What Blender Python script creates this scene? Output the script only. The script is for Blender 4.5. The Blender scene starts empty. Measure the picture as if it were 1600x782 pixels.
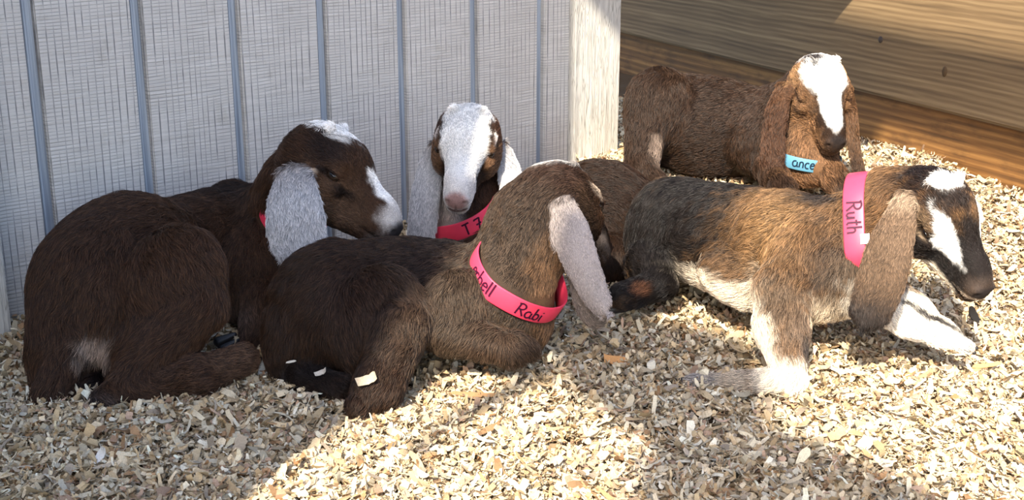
import bpy, math
import numpy as np
from mathutils import Vector

rng = np.random.default_rng(7)
SC = bpy.context.scene
COL = SC.collection

# ------------------------------------------------------------------ camera
F_PX, PITCH, CAM_H = 2000.0, math.radians(17.0), 0.62
cam_data = bpy.data.cameras.new('camera')
cam_data.sensor_fit = 'HORIZONTAL'
cam_data.sensor_width = 36.0
cam_data.lens = 36.0 * F_PX / 1600.0
cam_data.clip_start = 0.05
cam = bpy.data.objects.new('camera', cam_data)
cam.location = (0, 0, CAM_H)
cam.rotation_euler = (math.pi / 2 - PITCH, 0, 0)
COL.objects.link(cam)
SC.camera = cam

# ------------------------------------------------------------------ sky, sun, exposure
SUN_AZ = np.array([-0.30, -0.954])          # horizontal direction towards the sun
SUN_EL = math.radians(43.0)
S = np.array([SUN_AZ[0] * math.cos(SUN_EL), SUN_AZ[1] * math.cos(SUN_EL), math.sin(SUN_EL)])
S /= np.linalg.norm(S)
world = bpy.data.worlds.new('sky')
SC.world = world
world.use_nodes = True
wn = world.node_tree.nodes
sky = wn.new('ShaderNodeTexSky')
sky.sky_type = 'NISHITA'
sky.sun_disc = False
sky.dust_density = 1.6
sky.air_density = 0.95
sky.sun_elevation = SUN_EL
sky.sun_rotation = math.atan2(S[0], S[1])
world.node_tree.links.new(sky.outputs[0], wn['Background'].inputs[0])
wn['Background'].inputs[1].default_value = 0.30
sun_data = bpy.data.lights.new('sun', 'SUN')
sun_data.energy = 8.4
sun_data.color = (1.0, 0.91, 0.75)
sun_data.angle = math.radians(0.53)
sun = bpy.data.objects.new('sun', sun_data)
sun.rotation_euler = Vector(S).to_track_quat('Z', 'Y').to_euler()
sun.location = (-1, -3, 4)
COL.objects.link(sun)
vs = SC.view_settings
vs.view_transform = 'Standard'
vs.look = 'None'
vs.exposure = 0.5
vs.gamma = 1.0
vs.use_curve_mapping = False

# ------------------------------------------------------------------ helpers
sp, cp = math.sin(PITCH), math.cos(PITCH)
RIGHT, UPC, TOW = np.array([1., 0, 0]), np.array([0, sp, cp]), np.array([0, -cp, sp])
CAM = np.array([0, 0, CAM_H])


def P(px, py, d):
    """point of the pen seen at pixel (px,py), d metres along the viewing axis"""
    return CAM + d * ((px - 800) / F_PX * RIGHT - (py - 391) / F_PX * UPC - TOW)


def V(r, u, t):
    v = r * RIGHT + u * UPC + t * TOW
    return v / np.linalg.norm(v)


def unit(v):
    v = np.asarray(v, float)
    return v / max(np.linalg.norm(v), 1e-9)


def smooth(a, b, x):
    t = np.clip((x - a) / (b - a), 0, 1)
    return t * t * (3 - 2 * t)


def vnoise(p, s, seed=0):
    """cheap smooth pseudo noise, about -1..1"""
    r = np.random.default_rng(seed)
    o = np.zeros(len(p))
    for i in range(5):
        k = r.normal(size=3) * s * (0.7 + 0.35 * i)
        o += np.sin(p @ k + r.uniform(0, 6.28)) * (1.0 / (1 + 0.3 * i))
    return o / 2.2


def link(name, data, parent=None, **props):
    o = bpy.data.objects.new(name, data)
    COL.objects.link(o)
    if parent is not None:
        o.parent = parent
    for k, v in props.items():
        o[k] = v
    return o


def mesh_from(name, verts, faces, mat=None, smooth_shade=True, col=None):
    """verts (n,3), faces (m,4) or (m,3) arrays"""
    verts = np.asarray(verts, np.float32)
    faces = np.asarray(faces, np.int32)
    me = bpy.data.meshes.new(name)
    n, m, k = len(verts), len(faces), faces.shape[1]
    me.vertices.add(n)
    me.vertices.foreach_set('co', verts.ravel())
    me.loops.add(m * k)
    me.loops.foreach_set('vertex_index', faces.ravel())
    me.polygons.add(m)
    me.polygons.foreach_set('loop_start', np.arange(0, m * k, k, dtype=np.int32))
    me.polygons.foreach_set('use_smooth', np.full(m, smooth_shade))
    me.update(calc_edges=True)
    if col is not None:
        a = me.attributes.new('col', 'FLOAT_COLOR', 'POINT')
        c4 = np.ones((n, 4), np.float32)
        c4[:, :3] = col
        a.data.foreach_set('color', c4.ravel())
    if mat:
        me.materials.append(mat)
    return me


def node_mat(name):
    m = bpy.data.materials.new(name)
    m.use_nodes = True
    nt = m.node_tree
    return m, nt, nt.nodes['Principled BSDF']


def N(nt, typ, **kw):
    n = nt.nodes.new(typ)
    for k, v in kw.items():
        if k.startswith('i_'):
            n.inputs[k[2:].replace('_', ' ')].default_value = v
        else:
            setattr(n, k, v)
    return n


def ramp(nt, stops):
    r = nt.nodes.new('ShaderNodeValToRGB')
    e = r.color_ramp.elements
    while len(e) < len(stops):
        e.new(0.5)
    for q, (p, c) in zip(e, stops):
        q.position = p
        q.color = (*c, 1) if len(c) == 3 else c
    return r


def mixc(nt, fac, a, b, blend='MIX'):
    m = nt.nodes.new('ShaderNodeMix')
    m.data_type = 'RGBA'
    m.blend_type = blend
    for idx, v in ((0, fac), (6, a), (7, b)):
        if isinstance(v, (int, float)):
            m.inputs[idx].default_value = v
        elif isinstance(v, tuple):
            m.inputs[idx].default_value = (*v, 1)
        else:
            nt.links.new(v, m.inputs[idx])
    return m.outputs[2]


def mathn(nt, op, a, b=None, clamp=False):
    m = nt.nodes.new('ShaderNodeMath')
    m.operation = op
    m.use_clamp = clamp
    for i, v in enumerate((a, b)):
        if v is None:
            continue
        if isinstance(v, (int, float)):
            m.inputs[i].default_value = v
        else:
            nt.links.new(v, m.inputs[i])
    return m.outputs[0]


def stretched(nt, coord, scale, detail=4.0, rough=0.55, nscale=1.0, dist=0.0):
    mp = N(nt, 'ShaderNodeMapping')
    mp.inputs['Scale'].default_value = scale
    nt.links.new(coord, mp.inputs['Vector'])
    n = N(nt, 'ShaderNodeTexNoise')
    n.inputs['Scale'].default_value = nscale
    n.inputs['Detail'].default_value = detail
    n.inputs['Roughness'].default_value = rough
    n.inputs['Distortion'].default_value = dist
    nt.links.new(mp.outputs[0], n.inputs['Vector'])
    return n.outputs['Fac']


def crack(nt, fac, lvl, width):
    """1 on thin contour lines of a noise, 0 elsewhere"""
    a = mathn(nt, 'ABSOLUTE', mathn(nt, 'SUBTRACT', fac, lvl))
    return mathn(nt, 'SUBTRACT', 1.0, mathn(nt, 'DIVIDE', a, width, ), clamp=True)


def bump(nt, bsdf, height, strength=0.5, dist=0.002):
    b = N(nt, 'ShaderNodeBump')
    b.inputs['Strength'].default_value = strength
    b.inputs['Distance'].default_value = dist
    nt.links.new(height, b.inputs['Height'])
    nt.links.new(b.outputs[0], bsdf.inputs['Normal'])


# ------------------------------------------------------------------ materials
def mat_painted_board(name, c0, c1, warm, crackc, vertical=True):
    """rough sawn painted board: x = across, z = up, saw marks across, checks along"""
    m, nt, b = node_mat(name)
    tc = N(nt, 'ShaderNodeTexCoord').outputs['Object']
    oi = N(nt, 'ShaderNodeObjectInfo')
    off = N(nt, 'ShaderNodeVectorMath', operation='ADD')
    nt.links.new(tc, off.inputs[0])
    sc = N(nt, 'ShaderNodeVectorMath', operation='SCALE')
    sc.inputs[0].default_value = (3.1, 7.7, 5.3)
    nt.links.new(oi.outputs['Random'], sc.inputs['Scale'])
    nt.links.new(sc.outputs[0], off.inputs[1])
    co = off.outputs[0]
    saw = stretched(nt, co, (6, 6, 150) if vertical else (140, 140, 9), 2, 0.5, 1.0, 0.15)
    saw2 = stretched(nt, co, (22, 22, 330) if vertical else (420, 420, 40), 2, 0.5, 1.0, 0.2)
    chk = stretched(nt, co, (120, 120, 2.2), 1, 0.4, 1.0, 0.0)
    big = stretched(nt, co, (14, 14, 9), 4, 0.6)
    l1 = mathn(nt, 'MAXIMUM', crack(nt, saw, 0.5, 0.024), mathn(nt, 'MAXIMUM', crack(nt, saw, 0.6, 0.02), crack(nt, saw, 0.42, 0.02)))
    l2 = mathn(nt, 'MAXIMUM', crack(nt, chk, 0.45, 0.018), mathn(nt, 'MAXIMUM', crack(nt, chk, 0.58, 0.016), crack(nt, chk, 0.52, 0.012)))
    brk = stretched(nt, co, (30, 30, 16), 3, 0.6)
    if vertical:
        def rows(direction, period, dist, dscale, stretch, thr):
            mp = N(nt, 'ShaderNodeMapping')
            mp.inputs['Scale'].default_value = stretch
            nt.links.new(co, mp.inputs['Vector'])
            w = N(nt, 'ShaderNodeTexWave', wave_type='BANDS', bands_direction=direction)
            w.inputs['Scale'].default_value = 6.2832 / (20 * period)
            w.inputs['Distortion'].default_value = dist
            w.inputs['Detail'].default_value = 1.0
            w.inputs['Detail Scale'].default_value = dscale
            nt.links.new(mp.outputs[0], w.inputs['Vector'])
            return mathn(nt, 'DIVIDE', mathn(nt, 'SUBTRACT', w.outputs['Fac'], thr, True), 1 - thr, True)
        l1 = rows('Z', .0048, 12.0, .22, (.25, .25, 1), .72)
        l2 = rows('X', .0105, 10.0, .5, (1, 1, .03), .90)
    l1 = mathn(nt, 'MULTIPLY', l1, mathn(nt, 'MULTIPLY', mathn(nt, 'SUBTRACT', brk, 0.33), 4.0, True), True)
    l2 = mathn(nt, 'MULTIPLY', l2, mathn(nt, 'MULTIPLY', mathn(nt, 'SUBTRACT', 0.66, brk), 4.0, True), True)
    base = mixc(nt, big, c0, c1)
    wst = stretched(nt, co, (25, 25, 14), 5, 0.7)
    base = mixc(nt, mathn(nt, 'MULTIPLY', mathn(nt, 'SUBTRACT', wst, 0.58, True), 3.0, True), base, warm)
    lines = mathn(nt, 'MAXIMUM', mathn(nt, 'MULTIPLY', l1, 0.45 if vertical else 0.75), mathn(nt, 'MULTIPLY', l2, 0.8))
    base = mixc(nt, lines, base, crackc)
    fine = mathn(nt, 'MULTIPLY', mathn(nt, 'SUBTRACT', saw2, 0.5), 0.40)
    bright = mathn(nt, 'ADD', 1.0, fine)
    hsv = N(nt, 'ShaderNodeHueSaturation')
    nt.links.new(base, hsv.inputs['Color'])
    nt.links.new(bright, hsv.inputs['Value'])
    nt.links.new(hsv.outputs[0], b.inputs['Base Color'])
    b.inputs['Roughness'].default_value = 0.75
    h = mathn(nt, 'SUBTRACT', mathn(nt, 'ADD', mathn(nt, 'MULTIPLY', saw, 0.8), mathn(nt, 'MULTIPLY', saw2, 0.5)), mathn(nt, 'MULTIPLY', lines, 0.5))
    bump(nt, b, h, 0.45, 0.003)
    return m


def mat_groove():
    m, nt, b = node_mat('groove_paint')
    tc = N(nt, 'ShaderNodeTexCoord').outputs['Object']
    s = stretched(nt, tc, (260, 260, 3), 3, 0.6)
    r = ramp(nt, [(0.3, (0.15, 0.17, 0.21)), (0.5, (0.33, 0.37, 0.42)), (0.7, (0.46, 0.50, 0.55))])
    nt.links.new(s, r.inputs[0])
    nt.links.new(r.outputs[0], b.inputs['Base Color'])
    b.inputs['Roughness'].default_value = 0.6
    bump(nt, b, s, 0.6, 0.002)
    return m


def mat_beam(name, stops, ring=70, stain=None, rough=0.7):
    """timber with grain along local x"""
    m, nt, b = node_mat(name)
    tc = N(nt, 'ShaderNodeTexCoord').outputs['Object']
    g = stretched(nt, tc, (1.1, 42, 42), 4, 0.6, 1.0, 0.5)
    fine = stretched(nt, tc, (8, 400, 260), 3, 0.6)
    w = N(nt, 'ShaderNodeTexWave')
    w.wave_type = 'BANDS'
    w.bands_direction = 'Z'
    w.inputs['Scale'].default_value = ring / 6.283
    w.inputs['Distortion'].default_value = 5.0
    w.inputs['Detail'].default_value = 2.0
    w.inputs['Detail Scale'].default_value = 0.35
    mp = N(nt, 'ShaderNodeMapping')
    mp.inputs['Scale'].default_value = (0.35, 1, 1)
    mp.inputs['Rotation'].default_value = (0, 0.03, 0)
    nt.links.new(tc, mp.inputs[0])
    nt.links.new(mp.outputs[0], w.inputs['Vector'])
    f = mathn(nt, 'ADD', mathn(nt, 'MULTIPLY', w.outputs['Fac'], 0.13), mathn(nt, 'ADD', mathn(nt, 'MULTIPLY', g, 0.60), mathn(nt, 'MULTIPLY', fine, 0.30)))
    r = ramp(nt, stops)
    nt.links.new(f, r.inputs[0])
    c = r.outputs[0]
    if stain:
        st = stretched(nt, tc, (6, 14, 14), 5, 0.65)
        c = mixc(nt, mathn(nt, 'MULTIPLY', mathn(nt, 'SUBTRACT', st, 0.5, True), 4.0, True), c, stain)
    nt.links.new(c, b.inputs['Base Color'])
    b.inputs['Roughness'].default_value = rough
    bump(nt, b, f, 0.35, 0.002)
    return m


def mat_attr(name, rough=0.6, spec=0.3, gain=1.0, sss=0.0, noise=None):
    m, nt, b = node_mat(name)
    a = N(nt, 'ShaderNodeAttribute', attribute_name='col')
    c = a.outputs['Color']
    if noise:
        n = N(nt, 'ShaderNodeTexNoise')
        n.inputs['Scale'].default_value = noise
        n.inputs['Detail'].default_value = 3
        tc = N(nt, 'ShaderNodeTexCoord').outputs['Object']
        nt.links.new(tc, n.inputs['Vector'])
        c = mixc(nt, 1.0, c, mixc(nt, n.outputs['Fac'], (0.55, 0.55, 0.55), (1.25, 1.22, 1.2)), 'MULTIPLY')
    nt.links.new(c, b.inputs['Base Color'])
    b.inputs['Roughness'].default_value = rough
    b.inputs['Specular IOR Level'].default_value = spec
    return m


def mat_plain(name, c, rough=0.5, spec=0.5):
    m, nt, b = node_mat(name)
    n = N(nt, 'ShaderNodeTexNoise')
    n.inputs['Scale'].default_value = 60
    tc = N(nt, 'ShaderNodeTexCoord').outputs['Object']
    nt.links.new(tc, n.inputs['Vector'])
    cc = mixc(nt, n.outputs['Fac'], tuple(x * 0.88 for x in c), tuple(min(1, x * 1.1) for x in c))
    nt.links.new(cc, b.inputs['Base Color'])
    b.inputs['Roughness'].default_value = rough
    b.inputs['Specular IOR Level'].default_value = spec
    return m


def mat_fur():
    m, nt, b = node_mat('fur')
    a = N(nt, 'ShaderNodeAttribute', attribute_name='col')
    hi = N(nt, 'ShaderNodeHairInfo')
    r = ramp(nt, [(0.0, (0.38, 0.38, 0.38)), (0.4, (0.84, 0.84, 0.84)), (1.0, (2.1, 2.0, 1.9))])  # agouti root-to-tip tone, deepened to paint in shaded roots and lit strand tips
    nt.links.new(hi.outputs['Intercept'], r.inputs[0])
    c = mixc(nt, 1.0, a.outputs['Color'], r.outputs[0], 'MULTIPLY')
    nt.links.new(c, b.inputs['Base Color'])
    b.inputs['Roughness'].default_value = 0.42
    b.inputs['Specular IOR Level'].default_value = 0.22
    return m


M_WALL = mat_painted_board('grey_rough_sawn_paint', (0.55, 0.51, 0.465), (0.70, 0.655, 0.60), (0.40, 0.36, 0.29), (0.09, 0.09, 0.10))
M_TRIM = mat_painted_board('white_trim_paint', (0.50, 0.47, 0.43), (0.66, 0.63, 0.57), (0.50, 0.43, 0.32), (0.20, 0.18, 0.15), False)
M_GROOVE = mat_groove()
M_BEAM = mat_beam('tan_timber', [(0.25, (0.055, 0.034, 0.016)), (0.5, (0.185, 0.117, 0.056)), (0.75, (0.34, 0.235, 0.12))], 190)
M_BEAM2 = mat_beam('dark_timber', [(0.25, (0.024, 0.010, 0.003)), (0.5, (0.19, 0.085, 0.023)), (0.75, (0.46, 0.235, 0.07))], 130, (0.022, 0.010, 0.005), 0.6)
M_SHAVE = mat_attr('pine_shavings', 0.7, 0.2, noise=700)
M_SKIN = mat_attr('hide', 0.75, 0.1, noise=500)
M_FUR = mat_fur()
M_EYE = mat_plain('dark_eye', (0.022, 0.013, 0.008), 0.08, 0.7)
M_PUPIL = mat_plain('pupil', (0.003, 0.003, 0.004), 0.05, 0.7)
M_HOOF = mat_plain('hoof_horn', (0.018, 0.016, 0.017), 0.45, 0.5)
M_PINK = mat_plain('pink_band', (0.90, 0.055, 0.115), 0.45, 0.4)
M_BLUE = mat_plain('blue_band', (0.10, 0.27, 0.38), 0.5, 0.4)
M_INK = mat_plain('marker_ink', (0.045, 0.004, 0.022), 0.5, 0.3)
M_INKB = mat_plain('blue_black_ink', (0.006, 0.02, 0.04), 0.5, 0.3)
M_TAG = mat_plain('white_tag', (0.75, 0.75, 0.78), 0.5, 0.3)
M_NAIL = mat_plain('rusty_nail', (0.05, 0.035, 0.03), 0.6, 0.4)
M_KNOT = mat_plain('knot_wood', (0.09, 0.055, 0.028), 0.7, 0.2)
M_DARK_CHIP = mat_plain('dark_chip', (0.012, 0.010, 0.009), 0.7, 0.3)


# ------------------------------------------------------------------ structure
def box_mesh(name, sx, sy, sz, mat, bev=0.0015, wob=0.0, seg=1):
    """box from 0..sx, 0..sy, 0..sz with small chamfers"""
    import bmesh
    bm = bmesh.new()
    bmesh.ops.create_cube(bm, size=1.0)
    for v in bm.verts:
        v.co = ((v.co.x + .5) * sx, (v.co.y + .5) * sy, (v.co.z + .5) * sz)
    if bev:
        bmesh.ops.bevel(bm, geom=bm.edges[:], offset=bev, segments=2, affect='EDGES')
    me = bpy.data.meshes.new(name)
    bm.to_mesh(me)
    bm.free()
    me.materials.append(mat)
    return me


WALL_A = np.array([-0.67, 1.694])                 # where the grey wall meets the bedding at the left
WALL_ANG = math.radians(39.9)
WD = np.array([math.cos(WALL_ANG), math.sin(WALL_ANG)])


def wall_t(px, py=0):
    """distance along the grey wall of a pixel's ray"""
    v = P(px, py, 1.0) - CAM
    n = np.array([-WD[1], WD[0]])
    s = (WALL_A - CAM[:2]) @ n / (v[:2] @ n)
    q = CAM[:2] + s * v[:2]
    return (q - WALL_A) @ WD


gt = np.array([wall_t(x) for x in (41, 209, 361, 496.7, 624, 738.7, 844)])
kk = np.arange(7)
GS, G0 = np.polyfit(kk, gt, 1)
TRIM_T = wall_t(887)
print('grooves', gt, GS, G0, TRIM_T)

wall = link('wall_left', box_mesh('wall_left', TRIM_T + 1.3, 0.012, 1.0, M_GROOVE, 0), kind='structure')
wall.location = (*(WALL_A - WD * 1.2 + np.array([-WD[1], WD[0]]) * 0.006), -0.05)
wall.rotation_euler = (0, 0, WALL_ANG)
GW = 0.0165                                         # groove width
plank_me = box_mesh('plank', GS - GW, 0.012, 0.99, M_WALL, 0.0018)
end_w = TRIM_T - (G0 + 6 * GS) - GW / 2
for k in range(-7, 7):
    x0 = G0 + k * GS + GW / 2
    me = plank_me if k < 6 else box_mesh('plank', end_w + 0.02, 0.012, 0.99, M_WALL, 0.0018)
    pl = link('plank', me, wall)
    pl.location = (x0 + 1.2, -0.0105, 0.005)
    # narrow inner bead beside each groove
    bd = link('groove_bead', bpy.data.meshes.get('groove_bead') or box_mesh('groove_bead', 0.0042, 0.006, 0.985, M_GROOVE, 0.001), wall)
    bd.location = (x0 + 1.2 - GW + 0.0025, -0.004, 0.006)
tr = link('trim_1', box_mesh('trim_1', 0.115, 0.024, 1.0, M_TRIM, 0.002), kind='structure', label='white painted corner board at the end of the grey wall')
tr.location = (*(WALL_A + WD * TRIM_T + np.array([WD[1], -WD[0]]) * 0.022), -0.04)
tr.rotation_euler = (0, 0, WALL_ANG)
q = P(22, 540, 1.70)
t2 = link('trim_2', box_mesh('trim_2', 0.09, 0.03, 0.9, M_TRIM, 0.003), kind='structure', label='white post at the left edge of the grey wall')
t2.location = (*(q[:2] - WD * 0.09), -0.04)
t2.rotation_euler = (0, 0, WALL_ANG)

RB = np.array([0.9, 2.19])                          # right wall
RDIR = unit([-0.404, 0.915])
RANG = math.atan2(-RDIR[1], -RDIR[0])               # local x runs towards the camera
RS = RB + RDIR * 3.0
rw = link('wall_right', box_mesh('wall_right', 4.65, 0.02, 0.75, M_BEAM2, 0), kind='structure')
rw.location = (*RS, -0.05)
rw.rotation_euler = (0, 0, RANG)
RN = np.array([RDIR[1], -RDIR[0]])
# local +y of this wall points away from the pen
lower = link('beam', box_mesh('beam', 4.63, 0.05, 0.232, M_BEAM2, 0.005), rw, label='dark stained lower timber')
lower.location = (0.01, -0.05 + 0.0, 0.0)
upper = link('beam', box_mesh('beam', 4.63, 0.078, 0.30, M_BEAM, 0.006), rw, label='tan upper timber')
upper.location = (0.01, -0.078, 0.2325)
top = link('beam', box_mesh('beam', 4.63, 0.06, 0.2, M_BEAM, 0.006), rw)
top.location = (0.01, -0.06, 0.535)


# ------------------------------------------------------------------ bedding surface
def bed(x, y):
    x = np.asarray(x, float)
    y = np.asarray(y, float)
    p = np.stack([x, y, np.zeros_like(x)], -1).reshape(-1, 3)
    n = vnoise(p, 9, 3) * 0.006 + vnoise(p, 28, 4) * 0.004
    h = 0.078 * smooth(1.55, 2.35, y) * smooth(-0.45, 0.25, x) + n.reshape(x.shape)
    return h


# ------------------------------------------------------------------ implicit sculpting
class Sculpt:
    def __init__(self):
        self.ops = []

    def ell(self, c, r, ax=None, k=0.012, fur=0.012, flow=(0, 0, -1), sub=False):
        """ellipsoid; ax = 3x3 rows are its axes"""
        A = np.eye(3) if ax is None else np.array(ax)
        self.ops.append(('ell', np.array(c), np.array(r, float), A, k, fur, np.array(flow, float), sub))

    def cone(self, a, ra, b, rb, k=0.012, fur=0.012, flow=None):
        a, b = np.array(a), np.array(b)
        self.ops.append(('cone', a, b, ra, rb, k, fur, unit(b - a) if flow is None else np.array(flow, float)))

    def ear(self, pts, w, nrm, th=0.0034, cup=0.006, k=0.006, fur=0.006, cols=None):
        pts = np.array(pts, float)
        m = 44
        u = np.linspace(0, len(pts) - 1, m)
        i = np.clip(u.astype(int), 0, len(pts) - 2)
        f = (u - i)[:, None]
        pad = np.vstack([2 * pts[0] - pts[1], pts, 2 * pts[-1] - pts[-2]])
        a, b, c, d = pad[i], pad[i + 1], pad[i + 2], pad[i + 3]
        q = 0.5 * (2 * b + (c - a) * f + (2 * a - 5 * b + 4 * c - d) * f ** 2 + (3 * b - a - 3 * c + d) * f ** 3)
        ww = np.interp(u, np.arange(len(w)), w)
        s = np.linspace(0, 1, m)
        ww = ww * np.sqrt(np.clip(1 - smooth(0.80, 1.0, s) ** 1.5 * 0.97, 0.01, 1))
        nr = np.array(nrm, float)
        if nr.ndim == 1:
            nr = np.repeat(nr[None], len(pts), 0)
        nn = np.stack([np.interp(u, np.arange(len(pts)), nr[:, j]) for j in range(3)], 1)
        t = np.gradient(q, axis=0)
        t /= np.linalg.norm(t, axis=1, keepdims=True)
        nn -= (nn * t).sum(1, keepdims=True) * t
        nn /= np.linalg.norm(nn, axis=1, keepdims=True)
        bb = np.cross(t, nn)
        self.ops.append(('ear', q, ww, t, nn, bb, th, cup, k, fur, cols))

    @staticmethod
    def bounds(op):
        if op[0] == 'ell':
            e = np.abs(op[3].T) @ op[2]
            return op[1] - e, op[1] + e, op[4]
        if op[0] == 'cone':
            return np.minimum(op[1] - op[3], op[2] - op[4]), np.maximum(op[1] + op[3], op[2] + op[4]), op[5]
        w = op[2].max() + op[6]
        return op[1].min(0) - w, op[1].max(0) + w, op[8]

    @staticmethod
    def dist(op, p):
        if op[0] == 'ell':
            q = (p - op[1]) @ op[3].T
            k0 = np.sqrt(((q / op[2]) ** 2).sum(-1)) + 1e-9
            k1 = np.sqrt(((q / op[2] ** 2) ** 2).sum(-1)) + 1e-9
            return k0 * (k0 - 1) / k1
        if op[0] == 'cone':
            ab = op[2] - op[1]
            h = np.clip(((p - op[1]) @ ab) / (ab @ ab), 0, 1)
            return np.linalg.norm(p - op[1] - h[..., None] * ab, axis=-1) - (op[3] + (op[4] - op[3]) * h)
        _, q, ww, t, nn, bb, th, cup, k, fur, cols = op
        flat = p.reshape(-1, 3)
        out = np.empty(len(flat))
        for i0 in range(0, len(flat), 200000):
            f = flat[i0:i0 + 200000]
            d2 = (f ** 2).sum(1)[:, None] - 2 * f @ q.T + (q ** 2).sum(1)[None]
            j = d2.argmin(1)
            r = f - q[j]
            dt = (r * t[j]).sum(1)
            db = (r * bb[j]).sum(1)
            dn = (r * nn[j]).sum(1)
            w = ww[j]
            dn = dn + cup * (np.clip(np.abs(db) / w, 0, 1.3) ** 2)
            tj = th * 0.88
            d = np.hypot(np.maximum(np.abs(db) - np.maximum(w - tj, 0.0005), 0), dn) - tj
            end = (j == 0) | (j == len(q) - 1)
            over = np.where(end, np.maximum(np.abs(dt) - 0.002, 0), 0)
            out[i0:i0 + 200000] = np.where(d > 0, np.sqrt(d * d + over ** 2), np.maximum(d, over - 0.001))
        return out.reshape(p.shape[:-1])

    @staticmethod
    def kk(op):
        return {'ell': lambda: op[4], 'cone': lambda: op[5], 'ear': lambda: op[8]}[op[0]]()

    def sdf(self, p, skip_ears=False):
        d = np.full(p.shape[:-1], 1.0)
        for op in self.ops:
            if skip_ears and op[0] == 'ear':
                continue
            d = self.comb(d, self.dist(op, p), op)
        return d

    def comb(self, d, e, op):
        k = self.kk(op)
        if op[0] == 'ell' and op[7]:
            h = np.clip(0.5 - 0.5 * (d + e) / k, 0, 1)
            return d * (1 - h) - e * h + k * h * (1 - h)
        h = np.clip(0.5 + 0.5 * (e - d) / k, 0, 1)
        return e * (1 - h) + d * h - k * h * (1 - h)

    def build(self, vox):
        lo = np.min([self.bounds(o)[0] for o in self.ops], 0) - 0.02
        hi = np.max([self.bounds(o)[1] for o in self.ops], 0) + 0.02
        n = np.ceil((hi - lo) / vox).astype(int) + 1
        g = [lo[i] + vox * np.arange(n[i]) for i in range(3)]
        D = np.full(n, 1.0, np.float32)
        for op in self.ops:
            a, b, k = self.bounds(op)
            m = k + 3 * vox + 0.004
            i0 = np.clip(np.floor((a - m - lo) / vox).astype(int), 0, n)
            i1 = np.clip(np.ceil((b + m - lo) / vox).astype(int) + 1, 0, n)
            sl = tuple(slice(i0[i], i1[i]) for i in range(3))
            X = np.stack(np.meshgrid(*[g[i][sl[i]] for i in range(3)], indexing='ij'), -1)
            D[sl] = self.comb(D[sl], self.dist(op, X), op)
        return nets(D, lo, vox)

    def field(self, p, n):
        """blend of fur length and flow of the shapes near each point"""
        W = np.zeros(len(p))
        L = np.zeros(len(p))
        Fl = np.zeros((len(p), 3))
        isear = np.zeros(len(p))
        for op in self.ops:
            if op[0] == 'ell' and op[7]:
                continue
            w = np.exp(-np.clip(np.abs(self.dist(op, p)) / 0.007, 0, 40)) + 1e-12
            if op[0] == 'ell':
                fl, fu = op[6], op[5]
                Fl += w[:, None] * fl
            elif op[0] == 'cone':
                fl, fu = op[7], op[6]
                Fl += w[:, None] * fl
            else:
                j = ((p ** 2).sum(1)[:, None] - 2 * p @ op[1].T + (op[1] ** 2).sum(1)[None]).argmin(1)
                Fl += w[:, None] * op[3][j]
                fu = op[9]
                isear += w
            L += w * fu
            W += w
        return L / W, Fl / W[:, None], isear / W


def nets(D, lo, vox):
    """surface nets on a distance grid"""
    s = D < 0
    n = D.shape
    c = np.zeros((n[0] - 1, n[1] - 1, n[2] - 1), np.int8)
    offs = [(i, j, k) for i in (0, 1) for j in (0, 1) for k in (0, 1)]
    for i, j, k in offs:
        c += s[i:n[0] - 1 + i, j:n[1] - 1 + j, k:n[2] - 1 + k]
    cells = np.argwhere((c > 0) & (c < 8))
    ids = np.full(c.shape, -1, np.int32)
    ids[tuple(cells.T)] = np.arange(len(cells))
    acc = np.zeros((len(cells), 3))
    cnt = np.zeros(len(cells))
    vals = {o: D[tuple((cells + o).T)] for o in offs}
    for a in offs:
        for ax in range(3):
            if a[ax]:
                continue
            b = list(a)
            b[ax] = 1
            b = tuple(b)
            va, vb = vals[a], vals[b]
            m = (va < 0) != (vb < 0)
            t = np.where(m, va / np.where(m, va - vb, 1), 0)
            pos = np.array(a, float)[None] + t[:, None] * (np.array(b) - np.array(a))[None]
            acc += np.where(m[:, None], pos, 0)
            cnt += m
    verts = lo + vox * (cells + acc / cnt[:, None])
    faces = []
    for ax in range(3):
        u, v = (ax + 1) % 3, (ax + 2) % 3
        sl0 = [slice(None)] * 3
        sl1 = [slice(None)] * 3
        sl0[ax] = slice(0, -1)
        sl1[ax] = slice(1, None)
        m = s[tuple(sl0)] != s[tuple(sl1)]
        e = np.argwhere(m)
        e = e[(e[:, u] > 0) & (e[:, v] > 0) & (e[:, u] < n[u] - 1) & (e[:, v] < n[v] - 1)]
        q = []
        for du, dv in ((-1, -1), (0, -1), (0, 0), (-1, 0)):
            x = e.copy()
            x[:, u] += du
            x[:, v] += dv
            q.append(ids[tuple(x.T)])
        q = np.stack(q, 1)
        inside = s[tuple(e.T)]
        q[~inside] = q[~inside][:, ::-1]
        faces.append(q)
    return verts, np.concatenate(faces)


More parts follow.
